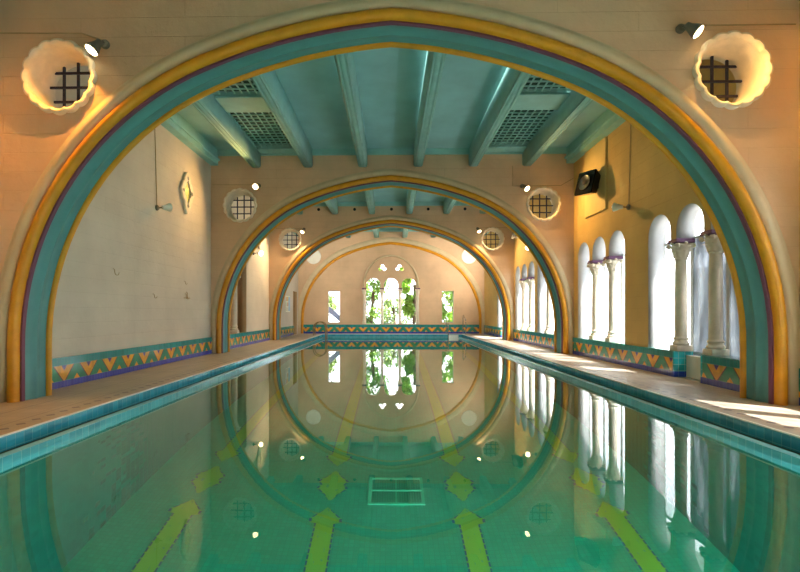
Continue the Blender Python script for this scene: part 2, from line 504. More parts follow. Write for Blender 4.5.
def roundel(x, y0, z, label, group):
    e = empty('roundel_opening', (x, y0, z)); tag(e, label, 'round window', group)
    # local: lathe axis along +Y
    Mx = Matrix.Rotation(-PI / 2, 4, 'X')
    prof = [(0.424, 0.0), (0.475, 0.0), (0.475, -0.035), (0.462, -0.06), (0.44, -0.066), (0.415, -0.05), (0.40, -0.02), (0.40, 0.0), (0.398, 0.06), (0.388, 0.075), (0.386, 0.15), (0.378, 0.165), (0.376, 0.26),
            (0.366, 0.275), (0.364, 0.44), (0.372, 0.46), (0.455, 0.46), (0.455, 0.44), (0.424, 0.44)]
    sc = [0, 1, 1, 1, 1, 0.9, 0.6, 0.1] + [0] * 12
    bm = bmesh.new(); lathe(bm, prof, 128, Mx, sc, caps=False)
    obj('surround', bm, M['stone'], e, 40)['label'] = 'pale scalloped stone surround'
    bm = bmesh.new(); r = 0.366; yb = 0.37
    for k, s in enumerate((-0.19, 0.0, 0.19)):
        h = math.sqrt(r * r - s * s)
        box(bm, s - 0.014, s + 0.014, yb - 0.014, yb + 0.014, -h, h)
        box(bm, -h, h, yb - 0.03, yb - 0.006, s - 0.014 + 0.03, s + 0.014 + 0.03)
    obj('grille', bm, M['iron'], e)['label'] = 'dark iron grille'
    return e
G_R = 'scalloped round openings in the arch walls'
roundel(-RX, NEAR, RZ, 'large scalloped round opening with iron grille, left of the nearest arch', G_R)
roundel(RX, NEAR, RZ, 'large scalloped round opening with iron grille, right of the nearest arch', G_R)
roundel(-RX, MID, RZ, 'scalloped round opening with iron grille, left of the second arch', G_R)
roundel(RX, MID, RZ, 'scalloped round opening with iron grille, right of the second arch', G_R)
roundel(-RX + 0.05, FAR, RZ + 0.02, 'small scalloped round opening left of the third arch', G_R)
roundel(RX - 0.05, FAR, RZ + 0.02, 'small scalloped round opening right of the third arch', G_R)

for i, x in enumerate((-2.93, -1.47, 0.02, 1.5, 2.98)):
    bm = bmesh.new()
    Mx = Matrix.Translation((0, 0, 0)) @ Matrix.Rotation(PI / 2, 4, 'X')
    lathe(bm, [(0.05, 0.0), (0.06, 0.004), (0.06, 0.012), (0.045, 0.014), (0.042, 0.003), (0.0005, 0.002)], 20, Mx)
    o = obj('vent_hole', bm, M['hole']); o.location = (x, FAR, 5.29)
    tag(o, '%s small black vent hole under the beams above the third arch' % ('leftmost', 'second from left', 'middle', 'fourth from left', 'rightmost')[i], 'vent', 'vent holes above the third arch')

# ------------------------------------------------------------------ side walls and window groups
def group_loop(c, door=False, pitch=0.94, hw=0.385, bot=None, spring=2.40, stilt=0.14, gap=0.41):
    """outline of three round arches over a shared sill; springings rest on capitals between them"""
    b = SILL if bot is None else bot
    L = c - pitch - hw; R = c + pitch + hw
    pts = [(L, b)]
    if door: pts += [(c - gap, b), (c - gap, 0.003), (c + gap, 0.003), (c + gap, b)]
    pts += [(R, b)]
    for k in (1, 0, -1):
        cc = c + k * pitch
        pts += [(cc + hw, spring)]
        pts += [(cc + hw * math.cos(PI * j / 16), spring + stilt + hw * math.sin(PI * j / 16)) for j in range(17)]
        pts += [(cc - hw, spring)]
    return pts
GROUPS_R = [(1.3, False), (4.4, False), (8.40, True), (12.02, False), (15.68, False), (18.68, False), (22.05, True)]
loops = [rect(YR, WB + 0.3, 0, CEIL)] + [group_loop(c, d) for c, d in GROUPS_R]
# openings that reach the floor must stay holes: keep a hair of wall under them
o = prism('wall_right', loops, 0.30, lambda a, b, t: (WR + t, a, b), M['wall_lampglow'])
o.data.materials.append(simple('grey_white_reveal', lin(170, 168, 168), 0.7, 0, 0.1, 3, 0.15))
for pl in o.data.polygons:
    if abs(pl.normal.x) < 0.5: pl.material_index = 1
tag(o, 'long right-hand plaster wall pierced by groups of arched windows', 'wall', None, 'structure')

RECESS = (14.30, 17.02, SILL, 3.12)
DOORL = (25.15, 26.2, 0.003, 2.2)
o = prism('wall_left', [rect(YR, WB + 0.3, 0, CEIL), rect(*RECESS), rect(*DOORL)], 0.30, lambda a, b, t: (WL - t, a, b), M['wall_side'])
o.data.materials.append(M['brown'])
for pl in o.data.polygons:
    if abs(pl.normal.x) < 0.5: pl.material_index = 1
tag(o, 'long plain plaster wall on the left', 'wall', None, 'structure')
bm = bmesh.new(); box(bm, WL - 0.36, WL - 0.30, RECESS[0] - 0.1, RECESS[1] + 0.1, RECESS[2] - 0.1, RECESS[3] + 0.1)
tag(obj('wall_niche', bm, M['brown']), 'brown back of the niche behind the two columns on the left wall', 'wall', None, 'structure')

e = empty('door_1', (WL, 25.67, 0)); tag(e, 'plain brown door in the left wall at the far end', 'door', None, 'structure')
bm = bmesh.new(); bevbox(bm, -0.22, -0.17, -0.52, 0.52, 0.005, 2.19, 0.008)
for z0, z1 in ((0.2, 0.95), (1.1, 2.0)):
    for s in (-1, 1):
        bevbox(bm, -0.175, -0.155, s * 0.25 - 0.18, s * 0.25 + 0.18, z0, z1, 0.006)
obj('door_leaf', bm, M['brown'], e)
bm = bmesh.new(); lathe(bm, [(0.012, 0), (0.012, 0.05), (0.03, 0.06), (0.034, 0.08), (0.02, 0.10)], 16, Matrix.Translation((-0.17, -0.42, 1.02)) @ Matrix.Rotation(PI / 2, 4, 'Y'))
obj('door_handle', bm, M['bronze'], e, 40)

# back wall: triple window, two trefoils, two slits
BP, BHW, BSP, BBOT = 0.95, 0.385, 2.42, 0.50
def trefoil(cx, cz):
    pts = []
    cs = [(0.0, 0.085, 0.105), (-0.115, -0.055, 0.10), (0.115, -0.055, 0.10)]
    for k in range(72):
        a = 2 * PI * k / 72; d = Vector((math.cos(a), math.sin(a))); best = 0
        for x, z, r in cs:
            c = Vector((x, z)); b = d.dot(c); q = b * b - c.dot(c) + r * r
            if q >= 0: best = max(best, b + math.sqrt(q))
        pts.append((cx + d.x * best, cz + d.y * best))
    return pts
bl = group_loop(0.0, False, BP, BHW, BBOT, BSP, 0.16)
loops = [rect(WL - 0.3, WR + 0.3, 0, CEIL), bl, trefoil(-0.46, 3.50), trefoil(0.46, 3.50), rect(-3.36, -2.73, 0.58, 2.28), rect(2.71, 3.34, 0.58, 2.28)]
tag(prism('wall_back', loops, 0.30, lambda a, b, t: (a, WB + t, b), M['wall']), 'cream end wall with a triple arched window, two trefoils and two slits', 'wall', None, 'structure')
arch_trim('trim_4', WB, 'thin gold and cream arch moulding on the end wall', [('outer_band', [(-0.26, 0), (-0.26, -0.05), (-0.2, -0.09), (-0.06, -0.09), (-0.005, -0.05), (-0.005, 0)], 'trim', 'cream outer band'),
          ('front_roll', [(0.0, 0.0), (0.0, -0.02)] + arc(0.07, -0.02, 0.07, 180, 360, 10) + [(0.14, 0.0)], 'gold', 'ochre gold roll')])
tag(prism('wall_rear', [rect(WL - 0.3, WR + 0.3, 0, CEIL)], 0.3, lambda a, b, t: (a, YR - t, b), M['wall']), 'plain wall closing the near end of the hall', 'wall', None, 'structure')

# label moulding over the triple window
def label_pts():
    pts = []
    rx, rz = 1.46, 1.72
    for k in range(33):
        a = PI * k / 32
        pts.append((rx * math.cos(a), BSP + rz * math.sin(a) ** 0.93))
    return pts
bm = bmesh.new(); tube(bm, [(x, WB - 0.03, z) for x, z in label_pts()], 0.055, 8)
tag(obj('trim_5', bm, M['trim'], None, 60), 'cream label moulding arched over the triple end window', 'window moulding', None, 'structure')

for s, w in ((-1, 'left'), (1, 'right')):
    bm = bmesh.new(); Mx = Matrix.Rotation(PI / 2, 4, 'X')
    lathe(bm, [(0.40, 0.0), (0.405, 0.03), (0.39, 0.055), (0.36, 0.06), (0.345, 0.045), (0.2, 0.05), (0.001, 0.052)], 48, Mx)
    o = obj('blank_roundel', bm, M['white'], None, 35); o.location = (s * 4.13, WB, 4.10)
    tag(o, 'plain white disc on the end wall, %s of its gold arch' % w, 'wall disc', 'white discs on the end wall')

# ------------------------------------------------------------------ windows: frames, panes
def side_window(name, c, label, sgn=1, X=WR, door=False, hazy=False):
    e = empty(name, (X, c, 0)); tag(e, label, 'window', None, 'structure')
    bm = bmesh.new(); x0, x1 = 0.315, 0.355
    for y in (-1.36, -0.49, -0.45, 0.45, 0.49, 1.36):
        box(bm, x0, x1, y - 0.018, y + 0.018, 0.0 if door and abs(y) < 0.6 else SILL - 0.05, 3.0)
    for z in (SILL - 0.03, 2.42, 2.98):
        box(bm, x0 - 0.005, x1 + 0.005, -1.38, 1.38, z - 0.018, z + 0.018)
    obj('frame', bm, M['steel'], e)['label'] = 'grey steel frame'
    for k in (-1, 0, 1):
        bm = bmesh.new()
        box(bm, 0.330, 0.338, k * 0.94 - 0.44, k * 0.94 + 0.44, 0.02 if door and k == 0 else SILL - 0.01, 2.40)
        obj('lower_pane', bm, M['hazy' if hazy and k < 1 else 'glass' if c > 20 else 'frosted'], e)
        bm = bmesh.new()
        box(bm, 0.330, 0.338, k * 0.94 - 0.44, k * 0.94 + 0.44, 2.44, 2.96)
        obj('upper_pane', bm, M['glass'], e)
    return e
WN = ['triple arched window beside the pool before the nearest arch', 'second triple arched window before the nearest arch', 'nearest triple arched window seen through the big arch, with a low gap in its sill',
      'triple arched window in the right wall just before the second arch', 'triple arched window in the right wall just past the second arch',
      'triple arched window in the right wall just before the third arch', 'tall bright window in the right wall past the third arch']
for i, (c, d) in enumerate(GROUPS_R):
    side_window('window_%d' % (i + 1), c, WN[i], door=d, hazy=(i == 2))

e = empty('window_8', (0, WB, 0)); tag(e, 'triple arched window with foliage in the end wall', 'window', None, 'structure')
bm = bmesh.new()
for x in (-1.36, -0.475, 0.475, 1.36):
    box(bm, x - 0.03, x + 0.03, 0.2, 0.25, BBOT, 3.02)
box(bm, -1.38, 1.38, 0.2, 0.25, BBOT - 0.02, BBOT + 0.02)
obj('frame', bm, M['steel'], e)
for k in (-1, 0, 1):
    bm = bmesh.new(); box(bm, k * BP - 0.44, k * BP + 0.44, 0.222, 0.23, BBOT, 3.02)
    obj('pane', bm, M['glass'], e)
for i, xc in enumerate((-3.045, 3.025)):
    e = empty('window_%d' % (9 + i), (xc, WB, 0)); tag(e, 'narrow upright window in the end wall, %s of the triple window' % ('left', 'right')[i], 'window', None, 'structure')
    bm = bmesh.new()
    for s in (-1, 1): box(bm, s * 0.312 - 0.02, s * 0.312 + 0.02, 0.2, 0.25, 0.56, 2.30)
    for z in (0.59, 2.27): box(bm, -0.33, 0.33, 0.2, 0.25, z - 0.02, z + 0.02)
    obj('frame', bm, M['steel'], e)
    bm = bmesh.new(); box(bm, -0.31, 0.31, 0.222, 0.23, 0.58, 2.28); obj('pane', bm, M['glass'], e)

# ------------------------------------------------------------------ columns
def make_column(cap_mat):
    e = empty('column', (0, 0, 0))
    bm = bmesh.new()
    bevbox(bm, -0.135, 0.135, -0.12, 0.12, 0.0, 0.10, 0.008)
    lathe(bm, [(0.10, 0.095)] + [(0.118 + 0.016 * math.sin(PI * k / 6), 0.10 + 0.055 * k / 6) for k in range(7)] +
          [(0.112, 0.16), (0.104, 0.175), (0.106, 0.19)] + [(0.106 + 0.014 * math.sin(PI * k / 6), 0.195 + 0.04 * k / 6) for k in range(7)] + [(0.10, 0.245), (0.096, 0.27), (0.09, 0.27)], 32)
    obj('base', bm, M['stone'], e, 40)
    bm = bmesh.new()
    lathe(bm, [(0.097, 0.262), (0.097, 0.60), (0.094, 1.1), (0.088, 1.585), (0.094, 1.59), (0.103, 1.60), (0.103, 1.615), (0.092, 1.625)], 32)
    obj('shaft', bm, M['stone'], e, 40)
    # leafy capital: bell, two tiers of curling leaves, four corner volutes
    bm = bmesh.new()
    lathe(bm, [(0.090, 1.62), (0.104, 1.66), (0.116, 1.74), (0.132, 1.82), (0.145, 1.865), (0.10, 1.87)], 24)
    def leaf(a, z0, h, r0, r1, w):
        rows = []
        for k in range(7):
            s = k / 6
            r = r0 + (r1 - r0) * s ** 2.2; z = z0 + h * math.sin(s * 1.9) / math.sin(1.57)
            ww = w * (0.75 + 0.5 * math.sin(PI * s)) * (1 - 0.75 * s ** 3)
            cr = Vector((math.cos(a), math.sin(a), 0)); ct = Vector((-math.sin(a), math.cos(a), 0))
            rows.append([bm.verts.new(cr * (r + dr) + ct * ww * q + Vector((0, 0, z))) for q, dr in ((-1, -0.012), (-0.5, 0.008), (0, 0.016), (0.5, 0.008), (1, -0.012))])
        for p, q in zip(rows, rows[1:]):
            for i in range(4): bm.faces.new((p[i], p[i + 1], q[i + 1], q[i]))
    for k in range(8): leaf(2 * PI * k / 8, 1.63, 0.12, 0.106, 0.185, 0.046)
    for k in range(8): leaf(2 * PI * (k + 0.5) / 8, 1.69, 0.145, 0.118, 0.215, 0.050)
    for k in range(4):
        a = PI / 4 + k * PI / 2
        F = Matrix.Translation((0.190 * math.cos(a), 0.190 * math.sin(a), 1.832)) @ Matrix.Rotation(a, 4, 'Z') @ Matrix.Rotation(PI / 2, 4, 'X')
        lathe(bm, [(0.012, -0.034), (0.036, -0.03), (0.040, -0.012), (0.040, 0.012), (0.036, 0.03), (0.012, 0.034)], 16, F)
    for k in range(4):
        a = k * PI / 2
        F = Matrix.Translation((0.155 * math.cos(a), 0.155 * math.sin(a), 1.872))
        bmesh.ops.create_icosphere(bm, subdivisions=2, radius=0.028, matrix=F)
    cap = obj('capital', bm, M['stone'], e, 50)
    bm = bmesh.new()
    bevbox(bm, -0.165, 0.165, -0.150, 0.150, 1.882, 1.915, 0.008)
    bevbox(bm, -0.155, 0.165, -0.135, 0.135, 1.912, 1.95, 0.006)
    obj('abacus', bm, cap_mat, cap)['label'] = 'mauve painted abacus'
    return e
proto = make_column(M['mauve'])
CX = WR + 0.13
ORD = {2: ('between the gap in the tiled sill and the nearest arch', 'at the end of the tiled sill before its gap'),
       3: ('nearer one of the window before the second arch', 'farther one of the window before the second arch'),
       4: ('nearer one of the window just past the second arch', 'farther one of the window just past the second arch'),
       5: ('nearer one of the window before the third arch', 'farther one of the window before the third arch'),
       6: ('nearer one of the bright window past the third arch', 'farther one of the bright window past the third arch'),
       0: ('nearer one of the first window beside the camera', 'farther one of the first window beside the camera'),
       1: ('nearer one of the second window before the largest arch', 'farther one of the second window before the largest arch')}
first = True
for i, (c, d) in enumerate(GROUPS_R):
    for k in (0, 1):
        o = proto if first else copy_tree(proto); first = False
        o.location = (CX, c + (-0.47, 0.47)[k], SILL)
        tag(o, 'pale leafy-capital column, ' + ORD[i][k], 'column', 'window columns along the right wall', 'thing')
for k, y in enumerate((15.19, 16.13)):
    o = copy_tree(proto); o.location = (WL - 0.14, y, SILL); o.rotation_euler = (0, 0, PI)
    tag(o, 'pale column in the niche of the left wall, %s of the two' % ('nearer', 'farther')[k], 'column', 'niche columns on the left wall', 'thing')
# end window: slimmer columns
for k, x in enumerate((-1.425, -0.475, 0.475, 1.425)):
    o = copy_tree(proto); o.location = (x, WB + (0.08 if k in (1, 2) else -0.02), BBOT + 0.012); o.scale = (0.72, 0.72, 0.979)
    tag(o, 'slim column of the end window, %s of four' % ('leftmost', 'second from left', 'third from left', 'rightmost')[k], 'column', 'slim columns of the end window', 'thing')

# ------------------------------------------------------------------ tiled dado
def dado(name, axis, pos, a0, a1, face, phase, label, top=SILL, th=0.045):
    """thin tiled slab on a wall. axis 'Y' -> along y at x=pos; 'X' -> along x at y=pos. face: sign of the outward normal"""
    bm = bmesh.new(); L = bm.loops.layers.uv.new('UVMap')
    p0, p1 = (pos, pos + face * th)
    lo, hi = min(p0, p1), max(p0, p1)
    if axis == 'Y': box(bm, lo, hi, a0, a1, 0.001, top)
    else: box(bm, a0, a1, lo, hi, 0.001, top)
    for f in bm.faces:
        for l in f.loops:
            co = l.vert.co
            l[L].uv = ((co.y if axis == 'Y' else co.x) - phase + (co.x if axis == 'Y' else co.y) - pos, co.z)
    o = obj(name, bm, M['zigzag'])
    return tag(o, label, 'tiled dado', None, 'structure')
Z = 'zigzag tiled dado '
dado('baseboard_left', 'Y', WL, YR, NEAR, 1, 7.45, Z + 'on the left before the nearest arch')
dado('baseboard_left', 'Y', WL, NEAR + TH, MID, 1, 7.45, Z + 'on the left between the first and second arches')
dado('baseboard_left', 'Y', WL, MID + TH, FAR, 1, 7.45, Z + 'on the left between the second and third arches')
dado('baseboard_left', 'Y', WL, FAR + TH, DOORL[0], 1, 7.45, Z + 'on the left past the third arch')
dado('baseboard_back', 'X', WB, WL + 0.05, WR - 0.05, -1, -3.36, Z + 'along the end wall under the windows', 0.48)
rs = []
rs.append(dado('baseboard_right', 'Y', WR, YR, NEAR, -1, 7.6, Z + 'on the right before the nearest arch'))
rs.append(dado('baseboard_right', 'Y', WR, NEAR + TH, 7.99, -1, 7.6, Z + 'on the right between the nearest arch and the gap in the sill'))
rs.append(dado('baseboard_right', 'Y', WR, 8.81, MID, -1, 7.6, Z + 'on the right from the sill gap to the second arch'))
rs.append(dado('baseboard_right', 'Y', WR, MID + TH, FAR, -1, 7.6, Z + 'on the right between the second and third arches'))
rs.append(dado('baseboard_right', 'Y', WR, FAR + TH, 21.64, -1, 7.6, Z + 'on the right just past the third arch'))
rs.append(dado('baseboard_right', 'Y', WR, 22.46, WB, -1, 7.6, Z + 'on the right beside the end wall'))
for (y0, y1, r) in ((7.93, 7.99, rs[1]), (8.81, 8.87, rs[2])):      # tiled returns at the gap
    bm = bmesh.new()
    ya, yb = (7.985, 8.03) if y0 < 8.4 else (8.77, 8.815)
    box(bm, WR - 0.045, WR + 0.28, ya, yb, 0.10, SILL + 0.005)
    q = obj('end_tiles', bm, M['cyan_tile'], r); q['label'] = 'bright turquoise end tiles'
    bm = bmesh.new(); box(bm, WR - 0.045, WR + 0.28, ya, yb, 0.002, 0.10)
    q = obj('foot_tiles', bm, tiles('blue_foot_tile_%d' % int(y0 * 10), lin(40, 66, 190), lin(110, 130, 200), 0.11, 0.15), r)
# sill caps under the openings
def sill(y0, y1, parent):
    bm = bmesh.new(); box(bm, WR - 0.05, WR + 0.30, y0, y1, SILL - 0.012, SILL + 0.004)
    obj('sill_cap', bm, M['teal_tile'], parent)
for c, r in ((12.02, rs[2]), (15.68, rs[3]), (18.68, rs[3])):
    sill(c - 1.325, c + 1.325, r)
sill(7.075, 7.99, rs[1]); sill(8.81, 9.725, rs[2])
bm = bmesh.new(); bevbox(bm, WR + 0.16, WR + 0.29, 8.03, 8.77, 0.002, 0.38, 0.008)
tag(obj('trim_6', bm, M['white']), 'white board closing the gap in the tiled sill', 'step board', None, 'structure')

# ------------------------------------------------------------------ deck, coping, gutter, basin, water
tag(prism('floor', [rect(WL - 0.3, WR + 0.3, YR, WB + 0.3), rect(PX0 - 0.02, PX1 + 0.02, PY0 - 0.02, PY1 + 0.02)], 0.12, lambda a, b, t: (a, b, -0.12 + t), M['deck']),
    'tan tiled deck around the pool', 'floor', None, 'structure')
e = empty('pool_coping', (0, 0, 0)); tag(e, 'turquoise tiled pool edge and gutter', 'pool edge', None, 'structure')
bm = bmesh.new(); ring_boxes(bm, (PX0 - 0.02, PX1 + 0.02, PY0 - 0.02, PY1 + 0.02), (PX0, PX1, PY0, PY1), -0.145, -0.012); obj('upper_course', bm, M['coping'], e)
bm = bmesh.new(); ring_boxes(bm, (PX0 - 0.02, PX1 + 0.02, PY0 - 0.02, PY1 + 0.02), (PX0 + 0.004, PX1 - 0.004, PY0 + 0.004, PY1 - 0.004), -0.012, 0.002); obj('edge_strip', bm, M['white'], e)
bm = bmesh.new(); ring_boxes(bm, (LX0 - 0.09, LX1 + 0.09, LY0 - 0.09, LY1 + 0.09), (LX0, LX1, LY0, LY1), -0.40, -0.11)
o = obj('gutter_lip', bm, M['lip'], e)
bm = bmesh.new(); ring_boxes(bm, (PX0 - 0.1, PX1 + 0.1, PY0 - 0.1, PY1 + 0.1), (LX0 - 0.085, LX1 + 0.085, LY0 - 0.085, LY1 + 0.085), -0.40, -0.27); obj('gutter_channel', bm, M['hole'], e)
bm = bmesh.new(); ring_boxes(bm, (PX0 - 0.1, PX1 + 0.1, PY0 - 0.1, PY1 + 0.1), (PX0 - 0.01, PX1 + 0.01, PY0 - 0.01, PY1 + 0.01), -0.30, -0.145); obj('gutter_back', bm, M['dark'], e)

BOT = [(LY0, -3.28), (13.0, -3.28), (19.0, -1.5), (LY1, -1.25)]
def bottom(y):
    for (a, za), (b, zb) in zip(BOT, BOT[1:]):
        if y <= b: return za + (zb - za) * (y - a) / (b - a)
    return BOT[-1][1]
basin = empty('pool_basin', (0, 0, 0)); tag(basin, 'green tiled swimming pool basin under the water', 'swimming pool', None, 'structure')
bm = bmesh.new()
for (a, za), (b, zb) in zip(BOT, BOT[1:]):
    bm.faces.new([bm.verts.new(p) for p in ((LX0, a, za), (LX1, a, za), (LX1, b, zb), (LX0, b, zb))])
obj('basin_floor', bm, M['pool_floor'], basin)
bm = bmesh.new()
for x in (LX0, LX1):
    for (a, za), (b, zb) in zip(BOT, BOT[1:]):
        bm.faces.new([bm.verts.new(p) for p in ((x, a, za), (x, b, zb), (x, b, -0.38), (x, a, -0.38))])
for y in (LY0, LY1):
    z = bottom(y); bm.faces.new([bm.verts.new(p) for p in ((LX0, y, z), (LX1, y, z), (LX1, y, -0.38), (LX0, y, -0.38))])
obj('basin_wall', bm, M['pool_wall'], basin)
PC = (LX0 + LX1) / 2
def strip(name, outline_fn, x, y0, y1, n, parent):
    """flat mosaic on the pool floor: half-width outline_fn(s), s in 0..1"""
    bm = bmesh.new(); L = bm.loops.layers.uv.new('UVMap'); rows = []
    for k in range(n + 1):
        y = y0 + (y1 - y0) * k / n; w = outline_fn(k / n)
        rows.append([bm.verts.new((x - w, y, bottom(y) + 0.006)), bm.verts.new((x + w, y, bottom(y) + 0.006))])
    for a, b in zip(rows, rows[1:]):
        f = bm.faces.new((a[0], a[1], b[1], b[0]))
        for l in f.loops: l[L].uv = (1.0 if l.vert.co.x > x else -1.0, l.vert.co.y)
    return obj(name, bm, M['lane'], parent)
W_ = 0.125
for x in (-2.6, -0.87, 0.87, 2.6):
    xx = PC + x
    q = strip('lane_line', lambda s: W_ if s < 0.955 else (0.2 if s < 0.965 else 0.2 * max(0.02, (1 - s) / 0.035)), xx, -0.3, 6.35, 200, basin)
    q['label'] = 'yellow-green lane stripe'
    strip('lane_medallion', lambda s: 0.02 + 0.2 * min(1, 2.6 * min(s, 1 - s) + 0.0) * (0.75 + 0.25 * abs(math.cos(3 * PI * s))), xx, 6.5, 7.25, 40, basin)
    strip('lane_line', lambda s: (0.2 * max(0.02, s / 0.015)) if s < 0.015 else (0.2 if s < 0.022 else W_), xx, 7.4, 24.6, 300, basin)
e = empty('drain_grate', (PC, 6.75, -3.28)); tag(e, 'square pale drain grate on the pool floor between the middle lane stripes', 'drain grate')
bm = bmesh.new()
ring_boxes(bm, (-0.37, 0.37, -0.33, 0.33), (-0.33, 0.33, -0.29, 0.29), 0.004, 0.03)
box(bm, -0.014, 0.014, -0.3, 0.3, 0.004, 0.032); box(bm, -0.34, 0.34, -0.014, 0.014, 0.004, 0.032)
obj('frame', bm, simple('pale_green_bronze', lin(40, 170, 132), 0.5), e)
bm = bmesh.new()
for k in range(1, 20): box(bm, -0.33 + 0.033 * k - 0.005, -0.33 + 0.033 * k + 0.005, -0.3, 0.3, 0.006, 0.022)
obj('bars', bm, simple('green_bronze_bars', lin(20, 150, 116), 0.5), e)

bm = bmesh.new()
bm.faces.new([bm.verts.new(p) for p in ((LX0 - 0.002, LY0 - 0.002, WATER), (LX1 + 0.002, LY0 - 0.002, WATER), (LX1 + 0.002, LY1 + 0.002, WATER), (LX0 - 0.002, LY1 + 0.002, WATER))])
o = obj('pool_water', bm, M['water'], None, None, False)
tag(o, 'still clear green water mirroring the arches', 'water', None, 'stuff')

# white corner steps and handrails at the far right, ladder rails at the far left
e = empty('pool_steps', (0, 0, 0)); tag(e, 'white tiled steps in the far right corner of the pool', 'steps')
for k in range(4):
    bm = bmesh.new(); z1 = -0.015 - 0.16 * k
    bevbox(bm, 2.92, LX1 - 0.004, LY1 - 0.25 * (k + 1), LY1 - 0.25 * k - 0.002, max(bottom(25.0) + 0.3, -1.0), z1 if k else -0.03, 0.008)
    obj('tread_block', bm, tiles('white_step_tile_%d' % k, lin(226, 236, 232), lin(190, 205, 200), 0.11, 0.05) if k == 0 else bpy.data.materials['white_step_tile_0'], e)
def rail(name, pts, r, m, label, group):
    bm = bmesh.new(); tube(bm, pts, r, 12)
    return tag(obj(name, bm, m, None, 50), label, 'handrail', group)
def hoop(x0, x1, y, top, zb0, zb1):
    r = abs(x1 - x0) / 2; c = (x0 + x1) / 2; s = 1 if x1 > x0 else -1
    return [(x0, y, zb0), (x0, y, top - r)] + [(c - s * r * math.cos(PI * k / 12), y, top - r + r * math.sin(PI * k / 12)) for k in range(1, 12)] + [(x1, y, top - r), (x1, y, zb1)]
rail('ladder_rail', hoop(-3.80, -3.20, 24.4, 0.66, 0.0, -0.55), 0.024, M['bronze'], 'bronze hooped grab rail at the far left of the pool, nearer the camera', 'hooped ladder rails at the far left')
rail('ladder_rail', hoop(-3.80, -3.20, 24.95, 0.66, 0.0, -0.55), 0.024, M['bronze'], 'bronze hooped grab rail at the far left of the pool, nearer the end wall', 'hooped ladder rails at the far left')
def rail_y(x, y0, y1, top, zb1):
    r = 0.16
    return [(x, y0, 0.0), (x, y0, top - r)] + [(x, y0 - r + r * math.cos(PI / 2 * k / 6), top - r + r * math.sin(PI / 2 * k / 6)) for k in range(1, 7)] + [(x, y1 + 0.1, top - 0.22), (x, y1, top - 0.4), (x, y1, zb1)]
rail('step_rail', rail_y(2.88, 26.2, 25.2, 0.92, -0.45), 0.024, M['chrome'], 'shiny steel handrail on the left side of the white pool steps', 'handrails of the white steps')
rail('step_rail', rail_y(3.76, 26.2, 25.2, 0.98, 0.0), 0.024, M['chrome'], 'shiny steel handrail on the right side of the white pool steps', 'handrails of the white steps')

# ------------------------------------------------------------------ ceiling
tag(prism('ceiling', [rect(WL - 0.3, WR + 0.3, YR - 0.3, WB + 0.3)], 0.2, lambda a, b, t: (a, b, CEIL + t), M['ceiling']), 'teal painted ceiling', 'ceiling', None, 'structure')
BEAMX = (-3.70, -2.27, -0.77, 0.74, 2.24, 3.69)
w = 0.125
BPROF = [(-w, 0.5), (-w, 0.05), (-w + 0.012, 0.03), (-w + 0.012, 0.018), (-0.092, 0.018), (-0.085, 0.0), (-0.058, 0.0), (-0.052, 0.014), (-0.042, 0.014), (-0.036, 0.0),
         (0.036, 0.0), (0.042, 0.014), (0.052, 0.014), (0.058, 0.0), (0.085, 0.0), (0.092, 0.018), (w - 0.012, 0.018), (w - 0.012, 0.03), (w, 0.05), (w, 0.5)]
ORDN = ('leftmost', 'second from left', 'third from left', 'fourth from left', 'fifth from left', 'rightmost')
for b, nm in ((1, 'between the first and second arches'), (2, 'between the second and third arches'), (3, 'past the third arch')):
    y0, y1 = BAYS[b]
    for i, x in enumerate(BEAMX):
        o = prism('ceiling_beam', [BPROF], y1 - y0, lambda a, z, t, x=x, y0=y0: (x + a, y0 + t, 5.09 + z), M['beam'])
        tag(o, 'teal moulded ceiling beam, %s of six %s' % (ORDN[i], nm), 'beam', 'teal ceiling beams ' + nm, 'thing')
    bm = bmesh.new()
    for s in (-1, 1):
        xa, xb = sorted((s * 4.75, s * 4.95)); box(bm, xa, xb, y0, y1, 5.16, CEIL)
        xa, xb = sorted((s * 4.70, s * 4.95)); box(bm, xa, xb, y0, y1, 5.28, 5.33)
    for ya, yb in ((y0, y0 + 0.05), (y1 - 0.05, y1)): box(bm, -4.76, 4.76, ya, yb, 5.42, CEIL)
    tag(obj('trim_%d' % (6 + b), bm, M['beam']), 'teal wall plates under the ceiling ' + nm, 'cornice', None, 'structure')

